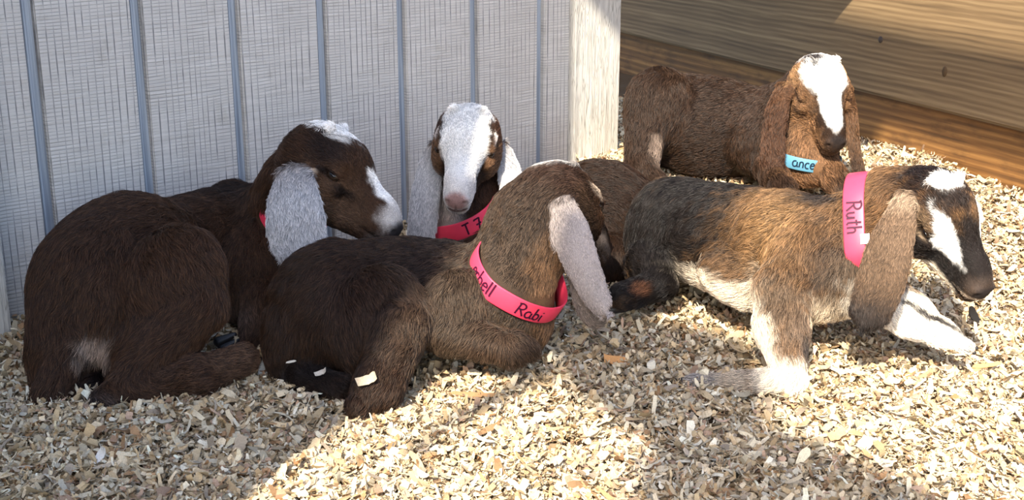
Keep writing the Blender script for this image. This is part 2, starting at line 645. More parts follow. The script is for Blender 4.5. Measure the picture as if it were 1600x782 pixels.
# ------------------------------------------------------------------ goat kids
class Kid:
    def __init__(self, label, base_px, head_at, nose, up, L):
        self.s = Sculpt()
        self.label = label
        self.base = np.array(base_px)
        self.L = L
        x = V(*nose)
        z = V(*up)
        y = unit(np.cross(z, x))
        z = np.cross(x, y)
        self.R = np.stack([x, y, z])              # rows: head axes
        self.h0 = P(*head_at) - 0.22 * L * x      # local origin (poll end)
        self.blobs = []
        self.bands = []                           # collars keep the coat short
        self.caps = []

    def H(self, x, y, z):
        if x > .22:
            x = .22 + (x - .22) * .92
        return self.h0 + self.L * (x * self.R[0] + y * self.R[1] * 1.12 + z * self.R[2] * 1.22)

    def dv(self, x, y, z):
        return unit(x * self.R[0] + y * self.R[1] + z * self.R[2])

    def head(self, jaw=1.0, crest=0.010, lid=0.0):
        s, L, H, R = self.s, self.L, self.H, self.R
        back = self.dv(-1, 0, 0.1)
        e = lambda c, r, fur, fl, k=0.10, sub=False: s.ell(H(*c), np.array(r) * L * (.97, 1.12, 1.20), R, k * L, fur, fl, sub)
        e((.20, 0, .00), (.25, .225, .225), crest, back, .08)
        e((.36, 0, .075), (.20, .165, .15), .006, back, .10)
        s.cone(H(.40, 0, .05), .178 * L, H(.72, 0, .010), .108 * L, .08 * L, .0045, back)
        e((.80, 0, -.02), (.17, .098, .112), .0028, back, .07)
        e((.87, 0, -.065), (.115, .094, .085), .0022, back, .05)
        s.cone(H(.24, 0, -.12), .185 * L, H(.74, 0, -.105), .098 * L, .08 * L, .007, back)
        e((.86, 0, -.135), (.085, .075, .045), .003, back, .035)
        for q in (1, -1):
            e((.34, q * .130, -.065), (.17, .105, .13), .007, self.dv(-1, q * .2, -.3), .08)
            e((.37, q * .150, .098), (.10, .055, .042), .005, back, .05)
            e((.455, q * .168, -.012), (.085, .035, .032), .004, back, .04)
            e((.43, q * .212, .045), (.06, .045, .038), 0, back, .03, True)
            # eyelids
            e((.425, q * .172, .082 - lid), (.070, .042, .024 + lid * .4), .003, back, .012)
            e((.435, q * .168, .008 + lid * .4), (.062, .040, .018 + lid * .2), .003, back, .012)
            # nostrils, nose wings
            e((.955, q * .052, -.022), (.028, .030, .026), .0015, back, .03)
            e((.985, q * .060, -.028), (.026, .016, .014), 0, back, .012, True)
        # mouth slit
        for q in (1, -1):
            e((.855, q * .105, -.108), (.115, .045, .009), 0, back, .012, True)
        e((.965, 0, -.100), (.03, .10, .008), 0, back, .010, True)
        # horn buds
        for q in (1, -1):
            e((.19, q * .085, .205), (.035, .035, .035), .009, self.dv(0, q, .6), .03)

    # colour blobs
    def hb(self, c, r, col, soft=0.25, noise=0.18):
        self.blobs.append((self.H(*c), self.R, np.array(r) * self.L * (.95, 1.12, 1.2), np.array(col), soft, noise))

    def bb(self, px, py, d, r, col, ax=None, soft=0.3, noise=0.2):
        self.blobs.append((P(px, py, d), np.stack([RIGHT, UPC, TOW]) if ax is None else np.array(ax), np.array(r, float), np.array(col), soft, noise))

    def colour(self, p):
        c = np.repeat(self.base[None].astype(float), len(p), 0)
        nz = vnoise(p, 190, 11) * 0.6 + vnoise(p, 480, 12) * 0.5
        for ctr, A, r, col, soft, noise in self.blobs:
            q = np.linalg.norm(((p - ctr) @ A.T) / r, axis=1) + nz * noise
            m = smooth(1 + soft, 1 - soft, q) if soft > 0 else (q < 1).astype(float)
            c = c * (1 - m[:, None]) + col * m[:, None]
        for op in self.s.ops:
            if op[0] != 'ear' or op[10] is None:
                continue
            lo, hi, _ = Sculpt.bounds(op)
            w = np.flatnonzero(((p > lo - .01) & (p < hi + .01)).all(1))
            if not len(w):
                continue
            d = np.concatenate([Sculpt.dist(op, p[w[i:i + 50000]]) for i in range(0, len(w), 50000)])
            j = np.concatenate([((p[w[i:i + 50000]] ** 2).sum(1)[:, None] - 2 * p[w[i:i + 50000]] @ op[1].T + (op[1] ** 2).sum(1)[None]).argmin(1) for i in range(0, len(w), 50000)])
            sj = j / (len(op[1]) - 1) + nz[w] * .03
            cs = np.stack([np.interp(sj, [a for a, _ in op[10]], [b[q] for _, b in op[10]]) for q in range(3)], 1)
            m = smooth(.0035, .0015, d) * smooth(-.03, .03, sj)
            c[w] = c[w] * (1 - m[:, None]) + cs * m[:, None]
        return c

    def build(self, ground, dens=820000, vox=0.0026, thick=0.95, lift=0.45):
        s = self.s
        verts, faces = s.build(vox)
        self.root = link('goat_kid', None)
        self.root.location = ground
        off = np.array(ground)
        col = self.colour(verts)
        me = mesh_from('body', verts - off, faces, M_SKIN, True, col * 0.85)
        self.body = link('body', me, self.root)
        self.root['label'] = self.label
        self.root['category'] = 'goat'
        self.root['group'] = 'goat kids resting on the wood shavings'
        # eyes
        for q in (1, -1):
            c = self.H(.432, q * .176, .046) - off
            eme = ball('eye', np.array((.050, .036, .044)) * self.L, self.R, M_EYE)
            eo = link('eye', eme, self.root)
            eo.location = c
            pm = ball('pupil', np.array((.026, .010, .010)) * self.L, self.R, M_PUPIL)
            po = link('pupil', pm, eo)
            po.location = self.dv(.1, q, .12) * (.029 * self.L)
        self.coat(verts, faces, off, dens, thick, lift)
        return self.root

    def coat(self, verts, faces, off, dens, thick, lift):
        tri = np.concatenate([faces[:, [0, 1, 2]], faces[:, [0, 2, 3]]])
        a, b, c = verts[tri[:, 0]], verts[tri[:, 1]], verts[tri[:, 2]]
        nr = np.cross(b - a, c - a)
        ar = np.linalg.norm(nr, axis=1) / 2
        nt = int(ar.sum() * dens)
        i = rng.choice(len(tri), nt, p=ar / ar.sum())
        u, v = rng.random(nt), rng.random(nt)
        f = u + v > 1
        u[f], v[f] = 1 - u[f], 1 - v[f]
        p = a[i] + u[:, None] * (b - a)[i] + v[:, None] * (c - a)[i]
        # smooth normals
        vn = np.zeros_like(verts)
        for j in range(3):
            np.add.at(vn, tri[:, j], nr)
        vn /= np.linalg.norm(vn, axis=1, keepdims=True) + 1e-12
        n = vn[tri[i, 0]] * (1 - u - v)[:, None] + vn[tri[i, 1]] * u[:, None] + vn[tri[i, 2]] * v[:, None]
        n /= np.linalg.norm(n, axis=1, keepdims=True) + 1e-12
        ln, fl, ear = s_field(self.s, p, n)
        keep = (ln > 0.0012) & ~((n[:, 2] < -0.75) & (p[:, 2] < bed(p[:, 0], p[:, 1]) + 0.05))
        # nothing grows on the eyeballs, nostrils
        for q in (1, -1):
            keep &= np.linalg.norm(((p - self.H(.432, q * .185, .046)) @ self.R.T) / (self.L * np.array((.044, .06, .026))), axis=1) > 1
            keep &= np.linalg.norm((p - self.H(.985, q * .060, -.028)) / (self.L * .022), axis=1) > 1
        keep &= np.linalg.norm(((p - self.H(.99, 0, -.03)) @ self.R.T) / (self.L * np.array((.055, .075, .05))), axis=1) > 1
        for (cc, axis, hw, rb) in self.bands:
            h = np.abs((p - cc) @ axis)
            r = np.linalg.norm(p - cc, axis=1)
            near = (r < rb)
            up_ = (p - cc) @ axis > 0
            ln = np.where(near, ln * (.6 + .4 * smooth(hw, hw + 0.016, h)), ln)
            keep &= ~(near & (h < hw * np.where(up_, 1.08, 1.08)))
        p, n, ln, fl, ear = p[keep], n[keep], ln[keep], fl[keep], ear[keep]
        m = len(p)
        jit = np.stack([vnoise(p, 120, 21), vnoise(p, 120, 22), vnoise(p, 120, 23)], 1) * 0.42
        jit += np.stack([vnoise(p, 420, 31), vnoise(p, 420, 32), vnoise(p, 420, 33)], 1) * 0.25
        jit += rng.normal(size=(m, 3)) * 0.16
        fl = fl / (np.linalg.norm(fl, axis=1, keepdims=True) + 1e-9) + jit
        fl -= (fl * n).sum(1, keepdims=True) * n
        fl /= np.linalg.norm(fl, axis=1, keepdims=True) + 1e-9
        lf = lift * (0.7 + 0.6 * rng.random(m)) * (1 + 0.3 * vnoise(p, 150, 41))
        ln = ln * (0.70 + 0.75 * rng.random(m))
        d0 = fl * np.cos(lf)[:, None] + n * np.sin(lf)[:, None] * 1.25
        d1 = fl + n * (np.sin(lf) * 0.35)[:, None] + np.array([0, 0, -0.10])
        d2 = fl - n * 0.05 + np.array([0, 0, -0.18])
        q = np.empty((m, 4, 3), np.float32)
        r0 = p - off - n * 0.0006
        q[:, 0] = r0
        q[:, 1] = r0 + d0 * (ln * .36)[:, None]
        q[:, 2] = q[:, 1] + d1 * (ln * .34)[:, None]
        q[:, 3] = q[:, 2] + d2 * (ln * .30)[:, None]
        col = self.colour(p)
        lum = smooth(.15, .6, col.mean(1, keepdims=True))
        col = col * ((0.38 + .42 * lum) + (1.35 - .95 * lum) * rng.random((m, 1)) ** 2.0)
        col = np.clip(col, 0, 0.88)
        hc = bpy.data.hair_curves.new('coat')
        hc.add_curves([4] * m)
        hc.attributes['position'].data.foreach_set('vector', q.reshape(-1))
        rad = np.empty((m, 4), np.float32)
        base = 0.00023 * thick * (0.75 + 0.5 * rng.random(m)) * np.clip(ln / 0.008, 0.6, 1.0)
        rad[:] = base[:, None] * np.array([1.0, 0.95, 0.7, 0.25])[None]
        ra = hc.attributes.get('radius') or hc.attributes.new('radius', 'FLOAT', 'POINT')
        ra.data.foreach_set('value', rad.ravel())
        ca = hc.attributes.new('col', 'FLOAT_COLOR', 'CURVE')
        c4 = np.ones((m, 4), np.float32)
        c4[:, :3] = col
        ca.data.foreach_set('color', c4.ravel())
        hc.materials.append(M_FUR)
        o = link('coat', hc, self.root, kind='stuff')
        print('coat', m)

    def hoof(self, at, to, r, split=V(0, 0, 1)):
        """black cloven hoof: two toes"""
        root = self.root
        off = np.array(root.location)
        x = unit(np.array(to) - np.array(at))
        y = unit(np.cross(split, x))
        z = np.cross(x, y)
        for q in (1, -1):
            s = Sculpt()
            ln = np.linalg.norm(np.array(to) - np.array(at))
            s.cone(at + y * q * r * .45, r * .62, to + y * q * r * .35 - z * r * .2, r * .30, .002)
            vv, ff = s.build(r * .16)
            o = link('hoof', mesh_from('hoof', vv - off, ff, M_HOOF), root)

    def collar(self, c, axis, hw, R0, mat, strokes=(), ink=None, u0=0, size=1.0, rmin=0.7, rmax=1.35, offset=0.0042, ref=None, label=None):
        """flat band round the neck that follows the neck's surface; writing is laid on it"""
        axis = unit(axis)
        ref = TOW if ref is None else ref
        e1 = unit(ref - (ref @ axis) * axis)
        e2 = np.cross(axis, e1)
        m = 120
        th = np.linspace(0, 2 * math.pi, m, endpoint=False)
        dirs = np.cos(th)[:, None] * e1 + np.sin(th)[:, None] * e2
        rr = np.linspace(0.3 * R0, 1.7 * R0, 60)
        rad = np.zeros(m)
        for dz in (-0.6, 0, 0.6):
            q = c + axis * hw * dz + dirs[:, None] * rr[None, :, None]
            d = self.s.sdf(q, True)
            outs = d > 0
            first = np.where(outs.any(1), outs.argmax(1), 59)
            rad = np.maximum(rad, rr[first])
        rad = np.clip(rad, rmin * R0, rmax * R0) + offset
        for _ in range(10):
            rad = (np.roll(rad, 1) + 2 * rad + np.roll(rad, -1)) / 4
        arc = np.concatenate([[0], np.cumsum(np.linalg.norm(np.diff(np.vstack([dirs * rad[:, None], dirs[:1] * rad[:1, None]]), axis=0), axis=1))])

        def pt(u, v, o):
            """arc length u from the front, height v, offset o"""
            a = np.mod(u, arc[-1])
            tt = np.interp(a, arc, np.linspace(0, 2 * math.pi, m + 1))
            r = np.interp(tt, np.linspace(0, 2 * math.pi, m + 1), np.append(rad, rad[0])) + o
            return c + np.cos(tt)[..., None] * r[..., None] * e1 + np.sin(tt)[..., None] * r[..., None] * e2 + np.asarray(v)[..., None] * axis

        off = np.array(self.root.location)
        us = np.linspace(0, arc[-1], m, endpoint=False)
        prof = [(-hw, 0), (-hw, .0012), (-hw * .9, .0018), (0, .0019), (hw * .9, .0018), (hw, .0012), (hw, 0)]
        vv = np.stack([pt(us, np.full(m, v), np.full(m, o)) for v, o in prof], 1).reshape(-1, 3)
        k = len(prof)
        f = []
        for i in range(m):
            for j in range(k):
                f.append((i * k + j, ((i + 1) % m) * k + j, ((i + 1) % m) * k + (j + 1) % k, i * k + (j + 1) % k))
        co = link('collar', mesh_from('collar', vv - off, np.array(f)[:, ::-1], mat, True), self.root)
        if label:
            co['label'] = label
        for word in strokes:
            lv, lf = [], []
            for st, w in word:
                st = np.array(st, float) * size
                # resample
                seg = np.linalg.norm(np.diff(st, axis=0), axis=1)
                tt = np.concatenate([[0], np.cumsum(seg)])
                ns = max(3, int(tt[-1] / 0.0012))
                x = np.linspace(0, tt[-1], ns)
                s2 = np.stack([np.interp(x, tt, st[:, 0]), np.interp(x, tt, st[:, 1])], 1)
                tg = np.gradient(s2, axis=0)
                tg /= np.linalg.norm(tg, axis=1, keepdims=True) + 1e-9
                nn = np.stack([-tg[:, 1], tg[:, 0]], 1)
                b0 = len(lv)
                for sgn in (1, -1):
                    e = s2 + nn * w * sgn
                    lv += list(pt(u0 + e[:, 0], e[:, 1], np.full(ns, .0023)))
                for i in range(ns - 1):
                    lf.append((b0 + i, b0 + i + 1, b0 + ns + i + 1, b0 + ns + i))
            link('lettering', mesh_from('lettering', np.array(lv) - off, np.array(lf), ink, False), co, label='hand written marker lettering')
        return co, pt


def s_field(s, p, n):
    L, Fs, E = [], [], []
    for i in range(0, len(p), 60000):
        a, b, c = s.field(p[i:i + 60000], None)
        L.append(a)
        Fs.append(b)
        E.append(c)
    return np.concatenate(L), np.concatenate(Fs), np.concatenate(E)


def ball(name, r, axes, mat, seg=16, rings=10):
    v, f = [], []
    for i in range(rings + 1):
        a = math.pi * i / rings
        for j in range(seg):
            b = 2 * math.pi * j / seg
            q = np.array([math.sin(a) * math.cos(b), math.sin(a) * math.sin(b), math.cos(a)]) * r
            v.append(q @ axes)
    for i in range(rings):
        for j in range(seg):
            f.append((i * seg + j, (i + 1) * seg + j, (i + 1) * seg + (j + 1) % seg, i * seg + (j + 1) % seg))
    return mesh_from(name, v, f, mat)


# stroke letters, unit height 1 (0..1), returned as polylines
def arcp(cx, cy, rx, ry, a0, a1, n=12):
    t = np.radians(np.linspace(a0, a1, n))
    return [(cx + rx * math.cos(x), cy + ry * math.sin(x)) for x in t]


GLYPH = {
    'R': ([[(0, 0), (.05, 1)], [(-.08, .93), (.15, 1)] + arcp(.2, .75, .28, .25, 90, -90) + [(.1, .5)], [(.18, .5), (.55, 0)]], .62),
    'a': ([arcp(.22, .28, .22, .28, 60, 330), [(.42, .5), (.44, .1), (.55, 0)]], .60),
    'b': ([[(.04, 1), (.02, 0)], arcp(.2, .27, .2, .26, 150, -170)], .50),
    'i': ([[(.06, .52), (.06, 0), (.14, 0)], [(.08, .78), (.10, .70)]], .24),
    'e': ([[(.03, .30), (.36, .36)] + arcp(.2, .30, .18, .28, 30, 320)], .44),
    'r': ([[(.02, .55), (.04, 0)], [(.04, .3)] + arcp(.2, .33, .16, .2, 160, 40)], .40),
    'l': ([[(.05, 1.0), (.06, .05), (.12, 0)]], .24),
    't': ([[(.14, .95), (.12, .1), (.26, 0)], [(-.04, .62), (.32, .66)]], .38),
    'u': ([[(0, .55), (.02, .12), (.15, 0), (.3, .12), (.34, .55)], [(.34, .55), (.36, 0)]], .46),
    'h': ([[(.02, 1), (0, 0)], [(0, .35)] + arcp(.17, .36, .16, .2, 160, 10) + [(.34, 0)]], .44),
    'n': ([[(.02, .55), (0, 0)], [(0, .32)] + arcp(.17, .36, .16, .2, 160, 10) + [(.34, 0)]], .44),
    'c': ([arcp(.22, .28, .2, .28, 50, 310)], .42),
    'T': ([[(0, .95), (.62, 1)], [(.32, .97), (.28, 0)]], .62),
    '7': ([[(0, .9), (.1, .97), (.52, .97), (.24, 0)], [(.10, .48), (.56, .52)]], .60),
}


def words(txt, x, y, h, w, gap=.12, slant=0.0):
    out = []
    for ch in txt:
        if ch == ' ':
            x += .4 * h
            continue
        st, adv = GLYPH[ch]
        for s in st:
            out.append(([(x + (a + slant * b) * h, y + b * h) for a, b in s], w))
        x += (adv + gap) * h
    return out


PXM = lambda px, d: px * d / F_PX            # pixels at a depth -> metres

WHITE = (.86, .85, .83)
CREAM = (.66, .58, .47)


def C(k, a, ra, b, rb, kk=0.014, fur=0.012, flow=None):
    """tapered limb between two points, radii in pixels at their depth"""
    k.s.cone(P(*a), PXM(ra, a[2]), P(*b), PXM(rb, b[2]), kk, fur, flow)


def E(k, a, rx, ry, rz, ax=None, kk=0.014, fur=0.012, flow=(-1, 0, -.5)):
    A = np.stack([RIGHT, UPC, TOW]) if ax is None else np.array(ax)
    s = a[2] / F_PX
    k.s.ell(P(*a), (rx * s, ry * s, rz * s), A, kk, fur, unit(flow))


def screen_axes(deg):
    """ellipsoid axes turned deg (anticlockwise as seen) about the viewing direction"""
    c, s = math.cos(math.radians(deg)), math.sin(math.radians(deg))
    return np.stack([c * RIGHT + s * UPC, -s * RIGHT + c * UPC, TOW])


def Fv(px0, py0, px1, py1, t=0.0):
    """flow direction along a pixel step"""
    d = math.hypot(px1 - px0, py1 - py0)
    return V((px1 - px0) / d, -(py1 - py0) / d, t)


# ------------------------------------------------------------------ kid 1: dark brown, grey ears, against the wall
GREY = [(0, (.36, .34, .34)), (.3, (.46, .47, .50)), (1, (.34, .35, .39))]


def kid_grey_ears():
    k = Kid('dark brown goat kid with frosted grey ears and white crown lying against the grey wall', (.050, .0250, .0138),
            (499, 259, 1.71), (.77, -.58, .20), (.54, .80, .20), .203)
    bk = Fv(400, 330, 120, 470, .3)
    dn = Fv(150, 400, 110, 600, .1)
    C(k, (162, 440, 1.640), 98, (335, 384, 1.82), 86, .03, .013, bk)
    E(k, (150, 470, 1.605), 96, 120, 95, None, .03, .013, dn)
    E(k, (205, 400, 1.66), 100, 96, 80, None, .03, .013, bk)
    C(k, (366, 328, 1.88), 42, (418, 354, 1.845), 54, .03, .014, bk)
    C(k, (415, 375, 1.82), 58, (474, 288, 1.765), 60, .03, .014, Fv(480, 250, 390, 380))
    E(k, (395, 430, 1.765), 56, 82, 62, None, .02, .012, Fv(0, 0, .1, 1))
    C(k, (418, 470, 1.72), 40, (395, 545, 1.69), 20, .015, .010)
    # near thigh, stifle, shank, cannon
    E(k, (272, 445, 1.555), 76, 92, 48, screen_axes(-20), .016, .013, Fv(240, 380, 330, 520))
    C(k, (312, 480, 1.545), 40, (175, 612, 1.505), 28, .016, .012, Fv(320, 470, 170, 620))
    E(k, (240, 545, 1.55), 80, 52, 40, screen_axes(35), .02, .012, Fv(300, 470, 170, 620))
    C(k, (172, 614, 1.500), 27, (300, 592, 1.525), 31, .012, .010)
    C(k, (300, 592, 1.525), 30, (378, 563, 1.565), 24, .012, .009)
    # far ham reaching down, tail
    E(k, (92, 545, 1.560), 44, 96, 50, None, .02, .013, Fv(90, 450, 80, 640))
    C(k, (118, 500, 1.545), 22, (78, 624, 1.515), 26, .014, .014)
    k.s.ell(P(152, 575, 1.50), (PXM(24, 1.5), PXM(36, 1.5), .022), np.stack([RIGHT, UPC, TOW]), .016, 0, (0, 0, -1), True)
    C(k, (150, 610, 1.555), 22, (110, 632, 1.535), 18, .012, .008)
    k.head(crest=0.013, lid=.012)
    # ear
    pts = [P(455, 262, 1.655), P(452, 300, 1.630), P(456, 345, 1.615), P(462, 390, 1.612), P(458, 428, 1.615)]
    k.s.ear(pts, [PXM(w, 1.63) for w in (30, 42, 49, 44, 30)], V(-.25, .1, 1), .0036, .012, .007, .0075, GREY)
    far = [k.H(.13, .20, .08), k.H(.10, .30, -.05), k.H(.12, .33, -.4), k.H(.15, .32, -.8)]
    k.s.ear(far, [.018, .026, .030, .020], k.dv(0, 1, .2), .0034, .008, .007, .006, GREY)
    for q in (1, -1):
        k.hb((.48, q * .21, .0), (.22, .10, .16), (.085, .045, .025), .4)
        k.hb((.60, q * .17, -.09), (.20, .12, .13), (.10, .058, .036), .5)
        k.hb((.62, q * .165, -.01), (.16, .06, .035), (.016, .010, .008), .4)
        k.hb((.415, q * .22, .046), (.085, .06, .028), (.014, .009, .008), .35, .1)
        k.hb((.33, q * .215, .015), (.018, .05, .016), (.55, .45, .36), .5, .3)
        k.hb((.30, q * .20, .16), (.14, .10, .10), (.022, .012, .009), .6)
    k.hb((.17, 0, .26), (.23, .17, .10), WHITE, .18, .25)
    k.hb((.80, 0, .13), (.23, .085, .085), WHITE, .2, .2)
    k.hb((.90, 0, .02), (.10, .12, .08), (.50, .47, .45), .5, .3)
    k.hb((.99, 0, -.03), (.06, .09, .065), (.035, .03, .032), .4, .1)
    k.hb((.93, 0, -.13), (.12, .11, .06), (.06, .05, .045), .5, .2)
    k.bb(145, 548, 1.52, (PXM(28, 1.5), PXM(34, 1.5), .05), (.33, .25, .20), None, .4, .25)
    k.bb(150, 598, 1.52, (PXM(30, 1.5), PXM(30, 1.5), .06), (.012, .008, .008), None, .5, .2)  # near-black blob paints the shade of the hollow between the hind legs
    k.bb(165, 625, 1.50, (PXM(20, 1.5), PXM(18, 1.5), .03), (.075, .055, .05), None, .5, .2)
    k.bb(385, 495, 1.74, (PXM(36, 1.7), PXM(34, 1.7), .07), (.13, .085, .065), None, .6, .2)
    k.bb(370, 563, 1.55, (PXM(50, 1.5), PXM(34, 1.5), .05), (.085, .047, .028), None, .5, .2)
    k.bb(330, 300, 1.85, (.10, .022, .08), (.020, .011, .008), None, .7, .3)
    na = unit(P(470, 292, 1.765) - P(425, 372, 1.82))
    nc = P(462, 334, 1.785)
    k.bands.append((nc, na, .010, PXM(58, 1.8) * 1.15))
    k.build(P(220, 560, 1.62) * np.array([1, 1, 0]))
    k.collar(nc, na, .010, PXM(58, 1.8), M_PINK, rmin=.6, rmax=1.0)
    k.hoof(P(376, 566, 1.563), P(404, 556, 1.575), PXM(17, 1.56))
    k.hoof(P(345, 540, 1.66), P(368, 528, 1.66), PXM(14, 1.66))
    return k


# ------------------------------------------------------------------ kid 2: white face, behind
PALE = [(0, (.45, .43, .43)), (.3, (.52, .52, .54)), (1, (.44, .44, .47))]


def kid_white_face():
    k = Kid('goat kid with white face and pink nose looking out between the two brown kids', (.020, .0104, .0062),
            (731, 218, 1.90), (-.10, -.70, .70), (.03, .70, .70), .188)
    C(k, (780, 385, 2.02), 70, (930, 346, 2.02), 92, .03, .013, Fv(800, 340, 1000, 360))
    E(k, (955, 360, 2.00), 76, 92, 80, None, .03, .013, Fv(900, 300, 1000, 400))
    E(k, (760, 415, 1.95), 66, 70, 65, None, .03, .012)
    C(k, (735, 400, 1.97), 58, (732, 290, 1.965), 50, .03, .012, Fv(730, 250, 735, 400))
    E(k, (960, 410, 1.90), 50, 44, 40, None, .02, .012, Fv(0, 0, 0, 1))
    C(k, (700, 440, 1.92), 40, (660, 480, 1.86), 22)
    k.head(crest=0.010)
    k.s.ear([P(680, 224, 1.92), P(668, 260, 1.915), P(659, 308, 1.905), P(655, 362, 1.90), P(658, 392, 1.90)],
            [PXM(w, 1.9) for w in (17, 25, 28, 28, 20)], V(-.6, .1, .8), .0034, .008, .007, .006, PALE)
    k.s.ear([P(783, 226, 1.915), P(797, 258, 1.92), P(808, 300, 1.92), P(814, 350, 1.92)],
            [PXM(w, 1.9) for w in (17, 23, 26, 24)], V(.7, .1, .75), .0034, .008, .007, .006, PALE)
    for q in (1, -1):
        k.hb((.50, q * .235, -.02), (.30, .10, .20), (.15, .078, .040), .3)
        k.hb((.19, q * .225, .15), (.15, .11, .17), (.055, .026, .015), .2)
        k.hb((.43, q * .225, .05), (.075, .06, .034), (.02, .012, .010), .4, .1)
        k.hb((.36, q * .23, .11), (.07, .05, .03), (.55, .50, .46), .4, .2)
        k.hb((.98, q * .060, -.03), (.03, .03, .022), (.10, .05, .05), .5, .1)
    k.hb((.48, 0, .14), (.60, .165, .20), WHITE, .12, .12)
    k.hb((.16, 0, .22), (.28, .185, .14), WHITE, .15, .15)
    k.hb((.86, 0, -.04), (.16, .17, .13), (.76, .73, .71), .2, .1)
    k.hb((.99, 0, -.025), (.07, .085, .065), (.42, .25, .23), .35, .1)
    k.hb((.93, 0, -.108), (.10, .10, .014), (.16, .09, .085), .5, .1)
    k.hb((.99, 0, -.065), (.03, .008, .03), (.2, .12, .11), .5, .1)
    k.bb(690, 335, 1.93, (PXM(38, 1.9), PXM(60, 1.9), .07), (.46, .40, .36), None, .4, .2)
    k.bb(755, 330, 1.93, (PXM(30, 1.9), PXM(80, 1.9), .06), (.065, .03, .016), None, .4, .2)
    na = V(-.36, .83, .42)
    nc = P(706, 340, 1.955)
    k.bands.append((nc, na, .0140, PXM(58, 1.9) * 1.3))
    k.build(P(850, 420, 1.98) * np.array([1, 1, 0]) + np.array([0, 0, .02]))
    k.collar(nc, na, .0140, PXM(58, 1.9), M_PINK, [words('T 7', 0, -.009, .018, .0013, .02)], M_INK, u0=.010, rmin=.85, rmax=1.25)
    return k


# ------------------------------------------------------------------ kid 3: turned away, pale hanging ear
ROSE = [(0, (.40, .35, .33)), (.3, (.46, .40, .38)), (.8, (.40, .35, .33)), (1, (.30, .25, .22))]


